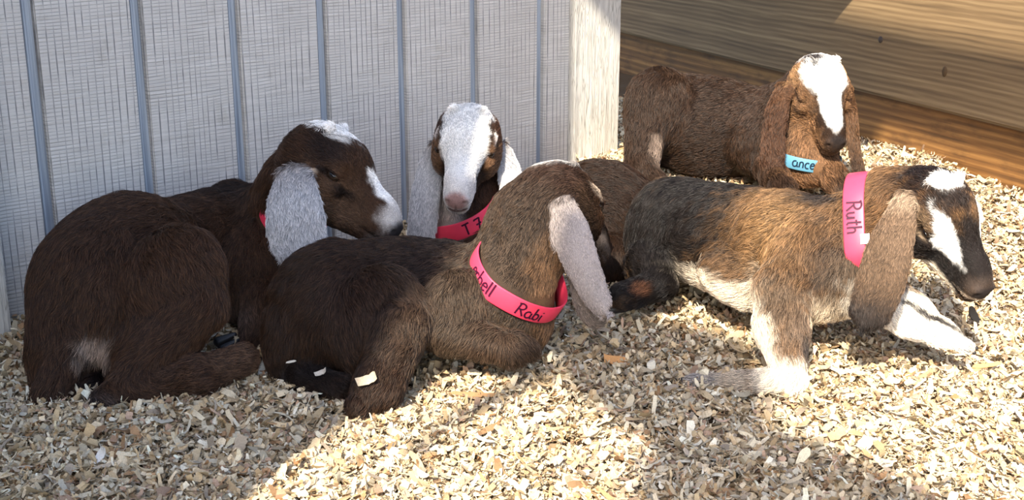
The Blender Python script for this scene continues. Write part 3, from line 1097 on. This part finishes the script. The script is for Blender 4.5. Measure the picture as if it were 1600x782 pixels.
def kid_turned_away():
    k = Kid('brown goat kid turned away with pale grey hanging ear and lettered pink collar, in front', (.031, .0162, .0095),
            (872, 322, 1.625), (.50, -.40, -.77), (.10, .92, -.30), .185)
    bk = Fv(760, 400, 480, 430, .1)
    dn = Fv(480, 400, 440, 600)
    C(k, (535, 482, 1.625), 102, (700, 462, 1.64), 74, .03, .012, bk)
    E(k, (520, 500, 1.605), 98, 108, 80, None, .03, .012, dn)
    E(k, (632, 446, 1.64), 92, 66, 70, None, .03, .012, bk)
    C(k, (700, 468, 1.635), 72, (790, 484, 1.615), 60, .03, .012, bk)
    E(k, (803, 490, 1.60), 56, 64, 48, None, .03, .012, Fv(800, 400, 780, 540))
    E(k, (712, 487, 1.555), 52, 62, 36, None, .014, .011, Fv(720, 430, 700, 540))
    # thigh and folded hind leg
    E(k, (592, 505, 1.545), 76, 90, 46, screen_axes(-12), .016, .012, Fv(560, 430, 640, 560))
    C(k, (628, 510, 1.525), 42, (592, 604, 1.495), 36, .014, .011, Fv(630, 500, 580, 620))
    C(k, (590, 604, 1.490), 34, (562, 632, 1.470), 20, .012, .009)
    E(k, (455, 540, 1.585), 40, 62, 45, None, .02, .012, dn)
    C(k, (470, 590, 1.555), 24, (530, 606, 1.53), 20, .012, .008)
    # neck
    C(k, (782, 452, 1.600), 68, (838, 350, 1.630), 66, .03, .011, Fv(870, 300, 770, 460))
    C(k, (838, 350, 1.630), 62, (866, 312, 1.645), 56, .03, .010, Fv(880, 280, 800, 400))
    # folded foreleg
    C(k, (700, 522, 1.545), 30, (800, 545, 1.535), 25, .014, .010, Fv(760, 500, 720, 540))
    C(k, (800, 546, 1.535), 24, (822, 548, 1.540), 19, .010, .008)
    k.head(crest=0.010)
    k.s.ear([P(868, 318, 1.575), P(888, 362, 1.560), P(906, 410, 1.552), P(924, 452, 1.548), P(943, 486, 1.545), P(952, 490, 1.556)],
            [PXM(w, 1.56) for w in (26, 32, 29, 24, 17, 10)], [V(-.35, .15, .9)] * 4 + [V(-.6, .5, .6), V(-.3, .9, .2)], .0034, .008, .007, .0032, ROSE)
    k.s.ear([P(902, 430, 1.575), P(912, 470, 1.572), P(930, 498, 1.572), P(950, 494, 1.572)],
            [PXM(w, 1.56) for w in (14, 17, 17, 8)], V(.2, .1, 1), .0032, .004, .007, .0045, [(0, (.25, .20, .17)), (1, (.17, .13, .10))])
    # paler fore part
    k.blobs.insert(0, (P(760, 490, 1.56), np.stack([RIGHT, UPC, TOW]), np.array([.10, .13, .16]), np.array((.055, .037, .025)), .55, .25))
    k.blobs.insert(0, (P(840, 380, 1.60), np.stack([RIGHT, UPC, TOW]), np.array([.10, .11, .14]), np.array((.042, .0265, .0175)), .5, .25))
    k.bb(868, 455, 1.57, (.03, .06, .05), (.20, .11, .055), None, .6, .2)
    k.bb(660, 425, 1.60, (.03, .035, .05), (.025, .014, .010), None, .7, .3)
    k.bb(565, 470, 1.56, (.07, .03, .06), (.030, .016, .011), None, .7, .3)
    k.bb(490, 585, 1.55, (.055, .022, .05), (.014, .010, .009), None, .6, .3)
    k.bb(790, 545, 1.53, (.04, .016, .03), (.065, .040, .026), None, .6, .3)
    for q in (1, -1):
        k.hb((.50, q * .20, .02), (.20, .10, .16), (.085, .045, .027), .4)
        k.hb((.43, q * .225, .05), (.075, .06, .034), (.02, .012, .010), .4, .1)
        k.hb((.34, q * .21, .11), (.10, .05, .035), (.40, .32, .25), .4, .2)
        k.hb((.70, q * .14, -.05), (.15, .06, .05), (.40, .30, .22), .5, .3)
        k.hb((.84, q * .11, -.10), (.10, .05, .05), (.10, .075, .06), .5, .3)
    k.hb((.12, 0, .24), (.25, .20, .055), WHITE, .2, .25)
    k.hb((.80, 0, .1), (.2, .08, .09), (.5, .45, .4), .3, .2)
    k.hb((.14, -.05, .12), (.20, .20, .16), (.045, .025, .017), .6, .3)
    k.hb((.99, 0, -.03), (.06, .09, .065), (.06, .045, .045), .4, .1)
    na = V(.50, .72, .47)
    nc = P(817, 441, 1.590)
    k.bands.append((nc, na, .0130, PXM(70, 1.61) * 1.30))
    k.build(P(640, 570, 1.58) * np.array([1, 1, 0]))
    st = [words('erbell', -.066, -.0065, .0190, .0012, .02), words('Rabi', .012, -.0085, .0175, .0012, .04)]
    k.collar(nc, na, .0130, PXM(70, 1.59), M_PINK, st, M_INK, rmin=.5, rmax=1.17, offset=.005)
    k.hoof(P(660, 545, 1.55), P(640, 552, 1.55), PXM(12, 1.55))
    return k


# ------------------------------------------------------------------ kid 4: far right, blaze and blue band
def kid_blaze():
    k = Kid('brown goat kid with white blaze and blue collar lying by the timber wall', (.030, .0168, .0105),
            (1277, 134, 2.12), (.09, -.77, .63), (.02, .63, .77), .188)
    bk = Fv(1200, 180, 1040, 180)
    C(k, (1052, 188, 2.28), 72, (1190, 208, 2.22), 66, .03, .010, bk)
    E(k, (1110, 205, 2.25), 88, 76, 66, None, .03, .010, bk)
    E(k, (1034, 172, 2.215), 56, 66, 45, screen_axes(10), .016, .011, Fv(1040, 120, 1020, 240))
    C(k, (1014, 190, 2.20), 34, (1000, 268, 2.16), 22, .016, .011)
    C(k, (1000, 262, 2.16), 20, (1030, 288, 2.13), 15, .012, .009)
    E(k, (1195, 225, 2.175), 50, 56, 50, None, .02, .010, Fv(1200, 180, 1180, 260))
    C(k, (1205, 205, 2.20), 52, (1262, 150, 2.17), 46, .03, .010, Fv(1270, 130, 1200, 220))
    E(k, (1262, 245, 2.13), 42, 44, 42, None, .03, .010, Fv(1260, 200, 1262, 290))
    C(k, (1255, 190, 2.16), 42, (1262, 250, 2.14), 36, .03, .010, Fv(1260, 200, 1262, 290))
    C(k, (1290, 265, 2.10), 24, (1320, 295, 2.06), 18)
    C(k, (1200, 262, 2.13), 24, (1225, 296, 2.05), 18)
    k.head(crest=0.008, lid=.020)
    k.s.ear([P(1226, 132, 2.11), P(1213, 168, 2.10), P(1206, 212, 2.095), P(1204, 255, 2.09), P(1206, 286, 2.09)],
            [PXM(w, 2.1) for w in (17, 21, 22, 22, 18)], V(-.75, 0, .66), .0034, .006, .007, .006, [(0, (.10, .05, .026)), (.3, (.062, .03, .017)), (1, (.06, .03, .018))])
    k.s.ear([P(1327, 136, 2.11), P(1333, 172, 2.11), P(1336, 212, 2.11), P(1342, 252, 2.105), P(1352, 278, 2.10)],
            [PXM(w, 2.1) for w in (14, 18, 19, 18, 13)], V(.80, 0, .60), .0034, .006, .007, .006, [(0, (.14, .07, .035)), (.5, (.10, .055, .03)), (.85, (.05, .03, .02)), (1, (.02, .013, .01))])
    tan = (.175, .095, .048)
    for q in (1, -1):
        k.hb((.46, q * .21, .0), (.30, .12, .20), tan, .4)
        k.hb((.22, q * .19, .14), (.12, .09, .12), (.26, .15, .075), .4)
        k.hb((.42, q * .225, .045), (.075, .06, .030), (.02, .012, .010), .4, .1)
        k.hb((.52, q * .20, -.06), (.07, .05, .04), (.045, .024, .014), .5, .2)
    k.hb((.62, 0, -.10), (.40, .20, .12), (.21, .11, .052), .4)
    k.hb((.33, 0, .20), (.24, .185, .16), WHITE, .12, .1)
    k.hb((.62, 0, .13), (.32, .085, .16), WHITE, .12, .1)
    k.hb((.05, 0, .20), (.17, .16, .12), (.55, .54, .54), .3, .3)
    k.hb((.15, -.07, .22), (.10, .07, .08), (.03, .024, .024), .5, .5)
    k.hb((.96, 0, -.03), (.08, .085, .075), (.026, .020, .019), .3, .1)
    k.hb((.94, 0, -.12), (.07, .08, .04), (.05, .032, .024), .4, .1)
    k.bb(1024, 232, 2.165, (.010, .026, .03), (.20, .15, .12), None, .7, .3)
    k.bb(1180, 190, 2.2, (.05, .05, .05), (.05, .028, .018), None, .7, .3)
    k.bb(1262, 262, 2.10, (.05, .06, .05), (.19, .10, .05), None, .6, .3)
    na = V(.12, .88, .30)
    nc = P(1258, 246, 2.14)
    k.bands.append((nc, na, .0105, PXM(44, 2.13) * 1.45))
    k.build(P(1130, 275, 2.23) * np.array([1, 1, 0]) + np.array([0, 0, .06]), dens=620000, thick=1.15)
    k.collar(nc, na, .0105, PXM(44, 2.13), M_BLUE, [words('ance', -.030, -.005, .017, .0012, .06)], M_INKB, rmin=.85, rmax=1.15)
    k.hoof(P(1325, 298, 2.05), P(1345, 305, 2.03), PXM(12, 2.05))
    return k


# ------------------------------------------------------------------ kid 5: tan and black with striped face
def kid_striped():
    k = Kid('tan and black goat kid with striped face and cream belly stretched out in the sun', (.150, .084, .041),
            (1456, 326, 1.575), (.37, -.79, .47), (.22, .50, .84), .178)
    bk = Fv(1300, 330, 1040, 330)
    C(k, (1075, 362, 1.84), 78, (1225, 378, 1.70), 72, .03, .013, bk)
    E(k, (1040, 370, 1.84), 56, 82, 66, None, .03, .013, Fv(1080, 300, 1010, 420))
    E(k, (1150, 385, 1.755), 96, 74, 60, screen_axes(-6), .03, .012, bk)
    E(k, (1165, 440, 1.69), 72, 40, 42, screen_axes(-22), .03, .011, bk)
    C(k, (1225, 384, 1.70), 70, (1305, 382, 1.645), 60, .03, .012, bk)
    E(k, (1262, 425, 1.615), 66, 76, 52, None, .02, .012, Fv(1270, 360, 1240, 480))
    E(k, (1322, 425, 1.62), 54, 66, 52, None, .03, .011, Fv(1330, 380, 1320, 480))
    # kneeling foreleg
    C(k, (1225, 455, 1.595), 46, (1222, 510, 1.57), 36, .016, .011)
    C(k, (1222, 510, 1.57), 38, (1234, 588, 1.535), 24, .014, .010)
    C(k, (1230, 592, 1.532), 22, (1150, 600, 1.545), 15, .010, .008)
    C(k, (1150, 600, 1.545), 14, (1085, 602, 1.560), 15, .010, .008)
    # stretched foreleg
    C(k, (1345, 440, 1.62), 44, (1420, 492, 1.585), 31, .016, .009)
    C(k, (1420, 492, 1.585), 30, (1470, 522, 1.56), 21, .014, .007)
    C(k, (1470, 522, 1.56), 20, (1508, 541, 1.545), 11, .010, .006)
    # hind leg tucked under
    C(k, (1020, 415, 1.80), 42, (1030, 440, 1.76), 26, .014, .010)
    C(k, (1030, 446, 1.755), 24, (975, 464, 1.735), 22, .010, .008)
    # neck
    C(k, (1300, 382, 1.645), 62, (1392, 330, 1.610), 56, .03, .011, Fv(1400, 310, 1290, 360))
    C(k, (1392, 325, 1.610), 54, (1440, 318, 1.595), 50, .03, .011, Fv(1440, 300, 1330, 350))
    k.head(crest=0.011, lid=-.006)
    k.s.ear([P(1416, 302, 1.545), P(1402, 345, 1.520), P(1386, 395, 1.512), P(1372, 445, 1.510), P(1356, 490, 1.512), P(1346, 518, 1.515)],
            [PXM(w, 1.52) for w in (18, 28, 37, 38, 33, 25)], V(-.45, .15, .9), .0036, .009, .007, .005, [(0, (.36, .27, .19)), (.2, (.165, .108, .070)), (.60, (.110, .070, .044)), (.78, (.035, .026, .022)), (1, (.014, .012, .012))])
    k.s.ear([k.H(.13, .20, .08), k.H(.12, .32, -.05), k.H(.22, .36, -.3), k.H(.30, .36, -.6)], [.016, .024, .028, .018], k.dv(0, 1, .2), .0034, .008, .007, .006)
    blk, wh = (.022, .017, .016), WHITE
    # body
    k.bb(1130, 380, 1.76, (.10, .07, .10), (.075, .043, .022), None, .8, .4)
    k.bb(1030, 375, 1.80, (.085, .11, .14), (.011, .009, .0085), None, .4, .3)
    k.bb(1090, 320, 1.80, (.078, .060, .10), (.012, .0095, .009), None, .5, .3)
    k.bb(1150, 290, 1.77, (.20, .018, .06), (.013, .011, .0105), screen_axes(-7), .6, .4)
    k.bb(1290, 314, 1.66, (.07, .009, .05), (.02, .016, .015), screen_axes(-4), .6, .4)
    k.bb(1285, 420, 1.58, (.03, .055, .05), (.07, .042, .025), None, .7, .5)
    k.bb(1215, 370, 1.66, (.035, .06, .06), (.24, .14, .065), None, .7, .4)
    k.bb(1122, 466, 1.70, (.088, .027, .09), CREAM, screen_axes(-24), .4, .25)
    k.bb(1180, 500, 1.62, (.030, .06, .06), CREAM, screen_axes(-20), .4, .25)
    k.bb(1238, 535, 1.55, (.032, .055, .022), (.13, .09, .065), screen_axes(-12), .6, .4)
    k.bb(1262, 548, 1.54, (.010, .026, .03), (.03, .024, .022), None, .6, .3)
    k.bb(1222, 592, 1.53, (.034, .026, .05), (.72, .66, .56), None, .4, .2)
    k.bb(1215, 470, 1.57, (.030, .040, .04), (.10, .068, .045), None, .7, .4)
    k.bb(1184, 525, 1.57, (.017, .055, .05), CREAM, screen_axes(12), .5, .3)
    k.bb(1140, 596, 1.55, (.05, .02, .03), (.46, .38, .29), None, .4, .2)
    k.bb(1075, 592, 1.555, (.036, .02, .03), (.30, .27, .25), None, .4, .2)
    k.bb(1322, 482, 1.60, (.052, .028, .06), (.58, .49, .37), None, .5, .35)
    k.bb(1320, 430, 1.58, (.030, .040, .05), (.075, .052, .036), None, .7, .5)
    k.bb(1430, 505, 1.57, (.085, .035, .05), (.82, .78, .70), screen_axes(-28), .3, .15)
    k.bb(1475, 508, 1.565, (.075, .0045, .03), (.035, .03, .03), screen_axes(-31), .5, .3)
    k.bb(1000, 450, 1.75, (.070, .045, .05), (.010, .008, .0075), None, .3, .2)
    k.bb(1005, 450, 1.73, (.014, .010, .02), (.09, .04, .022), None, .5, .2)
    # ear
    k.bb(1408, 308, 1.525, (PXM(10, 1.52), PXM(40, 1.52), .024), (.70, .62, .52), screen_axes(-22), .4, .2)
    k.bb(1362, 385, 1.515, (PXM(7, 1.52), PXM(75, 1.52), .02), (.50, .40, .30), screen_axes(-14), .5, .3)
    # head
    k.hb((.16, 0, .05), (.26, .30, .26), (.13, .068, .031), .4)
    k.hb((.04, 0, .16), (.18, .22, .14), (.016, .011, .010), .5, .35)
    k.hb((.30, 0, .17), (.18, .20, .13), (.022, .014, .011), .45, .4)
    k.hb((.64, 0, -.01), (.40, .25, .20), (.014, .011, .010), .25, .15)
    for q in (1, -1):
        k.hb((.46, q * .20, -.06), (.17, .10, .09), (.016, .012, .011), .35, .2)
        k.hb((.38, q * .21, .10), (.10, .06, .05), (.13, .085, .05), .5, .3)
        k.hb((.56, q * .135, .085), (.36, .052, .10), WHITE, .16, .12)
        k.hb((.42, q * .225, .045), (.060, .06, .026), (.012, .010, .009), .4, .1)
        k.hb((.43, q * .225, .012), (.055, .05, .010), (.22, .16, .11), .5, .2)
        k.hb((.68, q * .12, -.165), (.20, .08, .05), (.62, .55, .45), .35, .2)
        k.hb((.36, q * .24, -.15), (.10, .06, .07), (.20, .12, .06), .5, .3)
    k.hb((.70, 0, .13), (.44, .055, .12), (.016, .012, .011), .3, .2)
    k.hb((.20, .0, .235), (.10, .11, .06), WHITE, .2, .25)
    k.hb((.92, 0, -.01), (.08, .12, .06), (.075, .055, .045), .5, .2)
    k.hb((.99, 0, -.03), (.06, .09, .05), (.03, .024, .024), .4, .1)
    k.hb((.93, 0, -.085), (.10, .11, .022), (.40, .32, .25), .5, .3)
    na = V(.86, .08, .46)
    nc = P(1352, 352, 1.628)
    k.bands.append((nc, na, .0135, PXM(60, 1.62) * 1.5))
    k.build(P(1180, 470, 1.68) * np.array([1, 1, 0]) + np.array([0, 0, .01]))
    c, pt = k.collar(nc, na, .0130, PXM(60, 1.62), M_PINK, [words('Ruth', -.030, -.0085, .019, .0012, .06)], M_INK, rmin=.85, rmax=1.5)
    tv = np.array([pt(np.array(u), np.array(v), np.array(o)) for o in (.0025, .0035) for u, v in ((.010, .008), (.022, .008), (.022, .019), (.010, .019))])
    tf = [(0, 3, 2, 1), (4, 5, 6, 7), (0, 1, 5, 4), (1, 2, 6, 5), (2, 3, 7, 6), (3, 0, 4, 7)]
    link('collar_tag', mesh_from('collar_tag', tv - np.array(k.root.location), tf, M_TAG, False), k.root, label='small white tag on the collar')
    k.hoof(P(1505, 540, 1.546), P(1524, 548, 1.54), PXM(11, 1.54))
    k.hoof(P(1085, 601, 1.560), P(1056, 600, 1.566), PXM(13, 1.55))
    k.hoof(P(972, 468, 1.735), P(948, 480, 1.73), PXM(20, 1.73))
    return k


KIDS = []
for fn in (kid_grey_ears, kid_white_face, kid_turned_away, kid_blaze, kid_striped):
    KIDS.append(fn())

# ------------------------------------------------------------------ bedding
gx = np.arange(-2.2, 2.6, 0.02)
gy = np.arange(-0.6, 4.0, 0.02)
GX, GY = np.meshgrid(gx, gy, indexing='ij')
gv = np.stack([GX, GY, bed(GX, GY) - 0.004], -1).reshape(-1, 3)
ny = len(gy)
ii, jj = np.meshgrid(np.arange(len(gx) - 1), np.arange(ny - 1), indexing='ij')
b0 = (ii * ny + jj).ravel()
gf = np.stack([b0, b0 + ny, b0 + ny + 1, b0 + 1], 1)
link('floor', mesh_from('floor', gv, gf, M_SHAVE, True, np.array((.13, .085, .045))), kind='structure')

TONES = np.array([(.72, .58, .38), (.80, .68, .47), (.64, .48, .28), (.82, .74, .57), (.54, .39, .22), (.44, .26, .13), (.46, .37, .27), (.54, .36, .24)])
TP = np.array([.23, .20, .15, .14, .10, .06, .06, .06])


def flakes(n, xy, length, width, seg, lift_max, curl, hmax):
    """n curled shavings as vertices/faces/colours"""
    L = length[0] + (length[1] - length[0]) * rng.random(n) ** 1.8
    W = np.minimum(width[0] + (width[1] - width[0]) * rng.random(n) ** 1.6, L * .8)
    z = bed(xy[:, 0], xy[:, 1]) + hmax * rng.random(n) ** 1.3
    yaw = rng.random(n) * 6.283
    pit = rng.normal(size=n) * lift_max
    rol = rng.normal(size=n) * lift_max * 1.1
    cy, sy, cpz, spz = np.cos(yaw), np.sin(yaw), np.cos(pit), np.sin(pit)
    x = np.stack([cy * cpz, sy * cpz, spz], 1)
    y0 = np.stack([-sy, cy, np.zeros(n)], 1)
    z0 = np.cross(x, y0)
    y = y0 * np.cos(rol)[:, None] + z0 * np.sin(rol)[:, None]
    zz = np.cross(x, y)
    cu = rng.normal(size=n) * curl
    tw = rng.normal(size=n) * 0.5
    v = np.empty((n, seg + 1, 2, 3), np.float32)
    for i in range(seg + 1):
        s = i / seg - .5
        a = cu * s * 2
        with np.errstate(divide='ignore', invalid='ignore'):
            R = np.where(np.abs(cu) > .05, L / (2 * cu), 1e3)
        lx = np.where(np.abs(cu) > .05, R * np.sin(a), L * s)
        lz = np.where(np.abs(cu) > .05, R * (1 - np.cos(a)), 0)
        t = tw * s
        wy = y * np.cos(t)[:, None] + zz * np.sin(t)[:, None]
        c = np.stack([xy[:, 0], xy[:, 1], z], 1) + x * lx[:, None] + zz * lz[:, None]
        prof = 0.5 * (1 - 0.35 * (2 * abs(s)) ** 4)
        for e, sg in enumerate((1, -1)):
            w = W * prof * (0.62 + 0.76 * rng.random(n)) * sg
            v[:, i, e] = c + wy * w[:, None]
    base = (np.arange(n) * (seg + 1) * 2)[:, None]
    f = np.concatenate([base + np.array([2 * i, 2 * i + 2, 2 * i + 3, 2 * i + 1]) for i in range(seg)], 0)
    t = TONES[rng.choice(len(TONES), n, p=TP)] * (0.55 + 0.62 * rng.random((n, 1)))
    t = np.clip(t, 0, .88)
    col = np.repeat(t, (seg + 1) * 2, 0)
    return v.reshape(-1, 3), f, col


def scatter(n):
    """points on the bedding inside the part of the pen worth covering"""
    y = 1.02 + (2.95 - 1.02) * rng.random(n * 3) ** 1.15
    x = (rng.random(n * 3) - .5) * 2 * (0.46 * y + 0.22)
    wn_ = np.array([-WD[1], WD[0]])
    keep = ((np.stack([x, y], 1) - WALL_A) @ wn_ < -0.006) | (x > 0.2)
    keep &= ((np.stack([x, y], 1) - RB) @ RN) < -0.055
    return np.stack([x, y], 1)[keep][:n]


nf = 105000
parts = []
vo = 0
for n, ln, wd, seg, lf, cu, hm in ((nf, (.008, .026), (.0022, .0082), 4, .46, 1.2, .017), (int(nf * .12), (.018, .036), (.004, .012), 5, .45, .9, .019), (int(nf * .7), (.004, .014), (.0008, .0028), 2, .5, .6, .017)):
    v, f, c = flakes(n, scatter(n), ln, wd, seg, lf, cu, hm)
    parts.append((v, f + vo, c))
    vo += len(v)
link('wood_shavings', mesh_from('wood_shavings', np.concatenate([p[0] for p in parts]), np.concatenate([p[1] for p in parts]), M_SHAVE, False,
     np.concatenate([p[2] for p in parts])), kind='stuff', label='deep bed of pale curled pine shavings covering the pen floor', category='bedding')


# ------------------------------------------------------------------ single shavings one can point at
def hit(k, px, py, gap=.004):
    """where a pixel's ray meets a kid's coat"""
    d = np.linspace(1.2, 2.6, 1400)
    q = np.stack([P(px, py, x) for x in d])
    f = k.s.sdf(q)
    i = int((f < gap).argmax())
    return P(px, py, d[i])


CHIP_MATS = {}


def shaving(label, at, along, up, ln, wd, tone, curl=.5, taper=.25, th=.0009):
    """one curled chip with its own thickness, ragged ends"""
    x = unit(along)
    y = unit(np.cross(up, x))
    z = np.cross(x, y)
    n = 8
    v = []
    for i in range(n + 1):
        t = i / n - .5
        a = curl * t * 2
        cx = ln * t if abs(curl) < .05 else ln / (2 * curl) * math.sin(a)
        cz = 0 if abs(curl) < .05 else ln / (2 * curl) * (1 - math.cos(a))
        w = wd / 2 * (1 - taper * (2 * abs(t)) ** 2)
        e0, e1 = rng.uniform(.8, 1.15, 2)
        sk = rng.uniform(-.06, .06) * ln if i in (0, n) else 0
        for h in (0, 1):
            v.append(x * (cx + sk) + y * w * e0 + z * (cz + h * th))
            v.append(x * (cx - sk) - y * w * e1 + z * (cz + h * th))
    f = []
    for i in range(n):
        b = i * 4
        f += [(b, b + 1, b + 5, b + 4), (b + 2, b + 6, b + 7, b + 3), (b, b + 4, b + 6, b + 2), (b + 1, b + 3, b + 7, b + 5)]
    f += [(0, 2, 3, 1), (n * 4, n * 4 + 1, n * 4 + 3, n * 4 + 2)]
    me = mesh_from('wood_shaving', v, f, M_DARK_CHIP if tone is None else M_SHAVE, False, None if tone is None else np.array(tone))
    o = link('wood_shaving', me, label=label, category='wood shaving', group='single wood shavings')
    o.location = at
    return o


def gpt(px, py, h=.012):
    v = P(px, py, 1) - CAM
    t = -CAM_H / v[2]
    for _ in range(6):
        q = CAM + v * t
        t = (float(bed(q[0], q[1])) + h - CAM_H) / v[2]
    return CAM + v * t


UPW = np.array([0, 0, 1.])
PALE_W, TAN_W, ORANGE_W, BROWN_W, GREY_W = (.82, .74, .58), (.66, .48, .27), (.60, .30, .11), (.36, .21, .10), (.45, .37, .28)
shaving('pale splinter standing up beside the heel of the grey-eared kid', gpt(216, 636, .016), V(.3, .9, .2), V(.2, -.2, 1), .020, .006, PALE_W, .1)
shaving('large pale shaving stuck on the lower haunch of the kid turned away', hit(KIDS[2], 574, 594, .008), V(.9, .35, 0), V(.1, .4, .9), .027, .011, (.50, .42, .30), .9, .1)
shaving('small white shaving on the rump of the kid turned away', hit(KIDS[2], 502, 583, .008), V(.9, .4, 0), V(0, .5, .9), .017, .006, (.52, .47, .40), .9, .2)
shaving('thin white splinter lying low on the rump edge of the kid turned away', hit(KIDS[2], 455, 566, .008), V(1, .2, 0), V(0, .5, .9), .012, .003, (.58, .53, .45), .1, .5)
shaving('orange brown flat chip in the shade below the pale hanging ear', gpt(962, 564, .018), V(1, -.15, 0), V(0, .7, .7), .030, .014, ORANGE_W, .15, .1)
shaving('white curled shaving near the front left corner of the pen', gpt(158, 712, .020), V(.5, .8, 0), V(0, .7, .7), .022, .010, (.86, .84, .80), .9)
shaving('grey ribbed chip in front of the two brown kids', gpt(375, 697, .020), V(.25, .9, 0), V(.1, .6, .8), .024, .013, GREY_W, .1, .05)
shaving('long brown splinter half buried in front of the folded foreleg', gpt(745, 618, .016), V(1, -.04, .1), V(0, .7, .7), .062, .007, BROWN_W, .15, .5)
shaving('orange splinter lying in the sun near the stretched white foreleg', gpt(1540, 572, .018), V(1, .12, 0), V(0, .6, .8), .034, .006, (.70, .38, .14), .2, .4)
shaving('reddish chip on the edge of the shadow below the stretched kid', gpt(1308, 680, .018), V(.9, .4, 0), V(0, .6, .8), .020, .011, (.62, .34, .18), .3)
shaving('tan square chip left of the pale standing splinter', gpt(138, 680, .018), V(.3, .9, 0), V(0, .6, .8), .024, .012, TAN_W, .1, .05)
shaving('broad pale shaving beside the hoof of the grey-eared kid', gpt(412, 578, .016), V(.2, .9, .1), V(.2, .4, .9), .024, .012, (.80, .78, .72), .5)
shaving('dark brown bark chip just below the chin of the striped kid', gpt(1520, 492, .030), V(.45, -.85, .1), V(.2, .5, .8), .024, .014, None, .5, .8, .002)  # near-black curled piece below the chin

# nail heads and knots in the timbers
for beam, lz0, (px, py), r, mt, nm in ((upper, .2325, (1376, 62), .0065, M_NAIL, 'nail'), (upper, .2325, (1476, 112), .0060, M_KNOT, 'knot')):
    v = P(px, py, 1) - CAM
    b = RB - RN * .078
    q = CAM + v * (((b - CAM[:2]) @ RN) / (v[:2] @ RN))
    lx = (q[:2] - RS) @ (-RDIR)
    no = link(nm, ball(nm, np.array((r, .0025, r * (1 if nm == 'nail' else 1.6))), np.eye(3), mt, 12, 8), beam)
    no.location = (lx - .01, 0.0, q[2] + .05 - lz0)

sky_slab = link('sky_blocker', box_mesh('sky_blocker', 2.0, 2.4, .04, M_BEAM2, 0), kind='structure')  # unseen slab added to keep sky light off the timber corner
sky_slab.location = (.24, 2.22, .66)

# ------------------------------------------------------------------ unseen blockers added outside the frame to shade the pen
shade_panel = link('shade_wall', box_mesh('shade_wall', 5.0, 0.05, 3.4, M_WALL, 0), kind='structure')  # unseen panel added to keep the sun off the left side
EDGE = (WALL_A + WD * TRIM_T + np.array([WD[1], -WD[0]]) * .022) + unit(SUN_AZ) * 2.4
shade_panel.location = (EDGE[0] - 5.0, EDGE[1], -0.05)
SA = np.array([-unit(SUN_AZ)[1], unit(SUN_AZ)[0], 0])
SB = np.cross(S, SA)
SB = SB if SB[2] > 0 else -SB


def on_ground(px, py):
    v = P(px, py, 1) - CAM
    q = CAM - v * CAM_H / v[2]
    return (q @ SA, q @ SB)


def shade_board(name, poly, t, th=.03):
    """unseen board added and cut in the sun plane to cast a chosen shadow"""
    n = len(poly)
    v = [a * SA + b * SB + S * (t + o) for o in (0, th) for a, b in poly]
    me = bpy.data.meshes.new(name)
    f = [tuple(range(n)), tuple(range(2 * n - 1, n - 1, -1))] + [(i, i + n, (i + 1) % n + n, (i + 1) % n) for i in range(n)]
    me.from_pydata([tuple(x) for x in v], [], f)
    me.update()
    me.materials.append(M_BEAM)
    return link(name, me, kind='structure')


shade_board('sun_blocker_1', [(-.95, 2.65), (-.25, 2.12), (.17, 1.78), (.7, 1.37), (.7, 1.275), (.19, 1.656), (-.055, 1.843), (-.055, 1.775), (-.2, 1.76), (-.45, 1.80), (-.95, 1.9)], 1.7)  # added to shade a band of the timbers and the corner
shade_board('sun_blocker_2', [on_ground(*q) for q in ((945, 478), (1175, 545), (1212, 620), (1200, 660), (1480, 782), (1650, 860), (1300, 1000), (980, 800), (1010, 700), (890, 625), (850, 560))], 4.0)  # added to shade the middle and right foreground bedding
shade_board('sun_blocker_3', [on_ground(*q) for q in ((860, 575), (700, 660), (640, 720), (665, 730), (720, 675), (870, 600))], 2.6)  # added slat for a soft shadow streak on the bedding
shade_board('sun_blocker_4', [(-.75, .70), (-.595, .70), (-.559, .93), (-.532, 1.05), (-.522, 1.18), (-.56, 1.27), (-.62, 1.3), (-.75, 1.3)], 2.4)  # added to keep the sun off the front kid's haunch
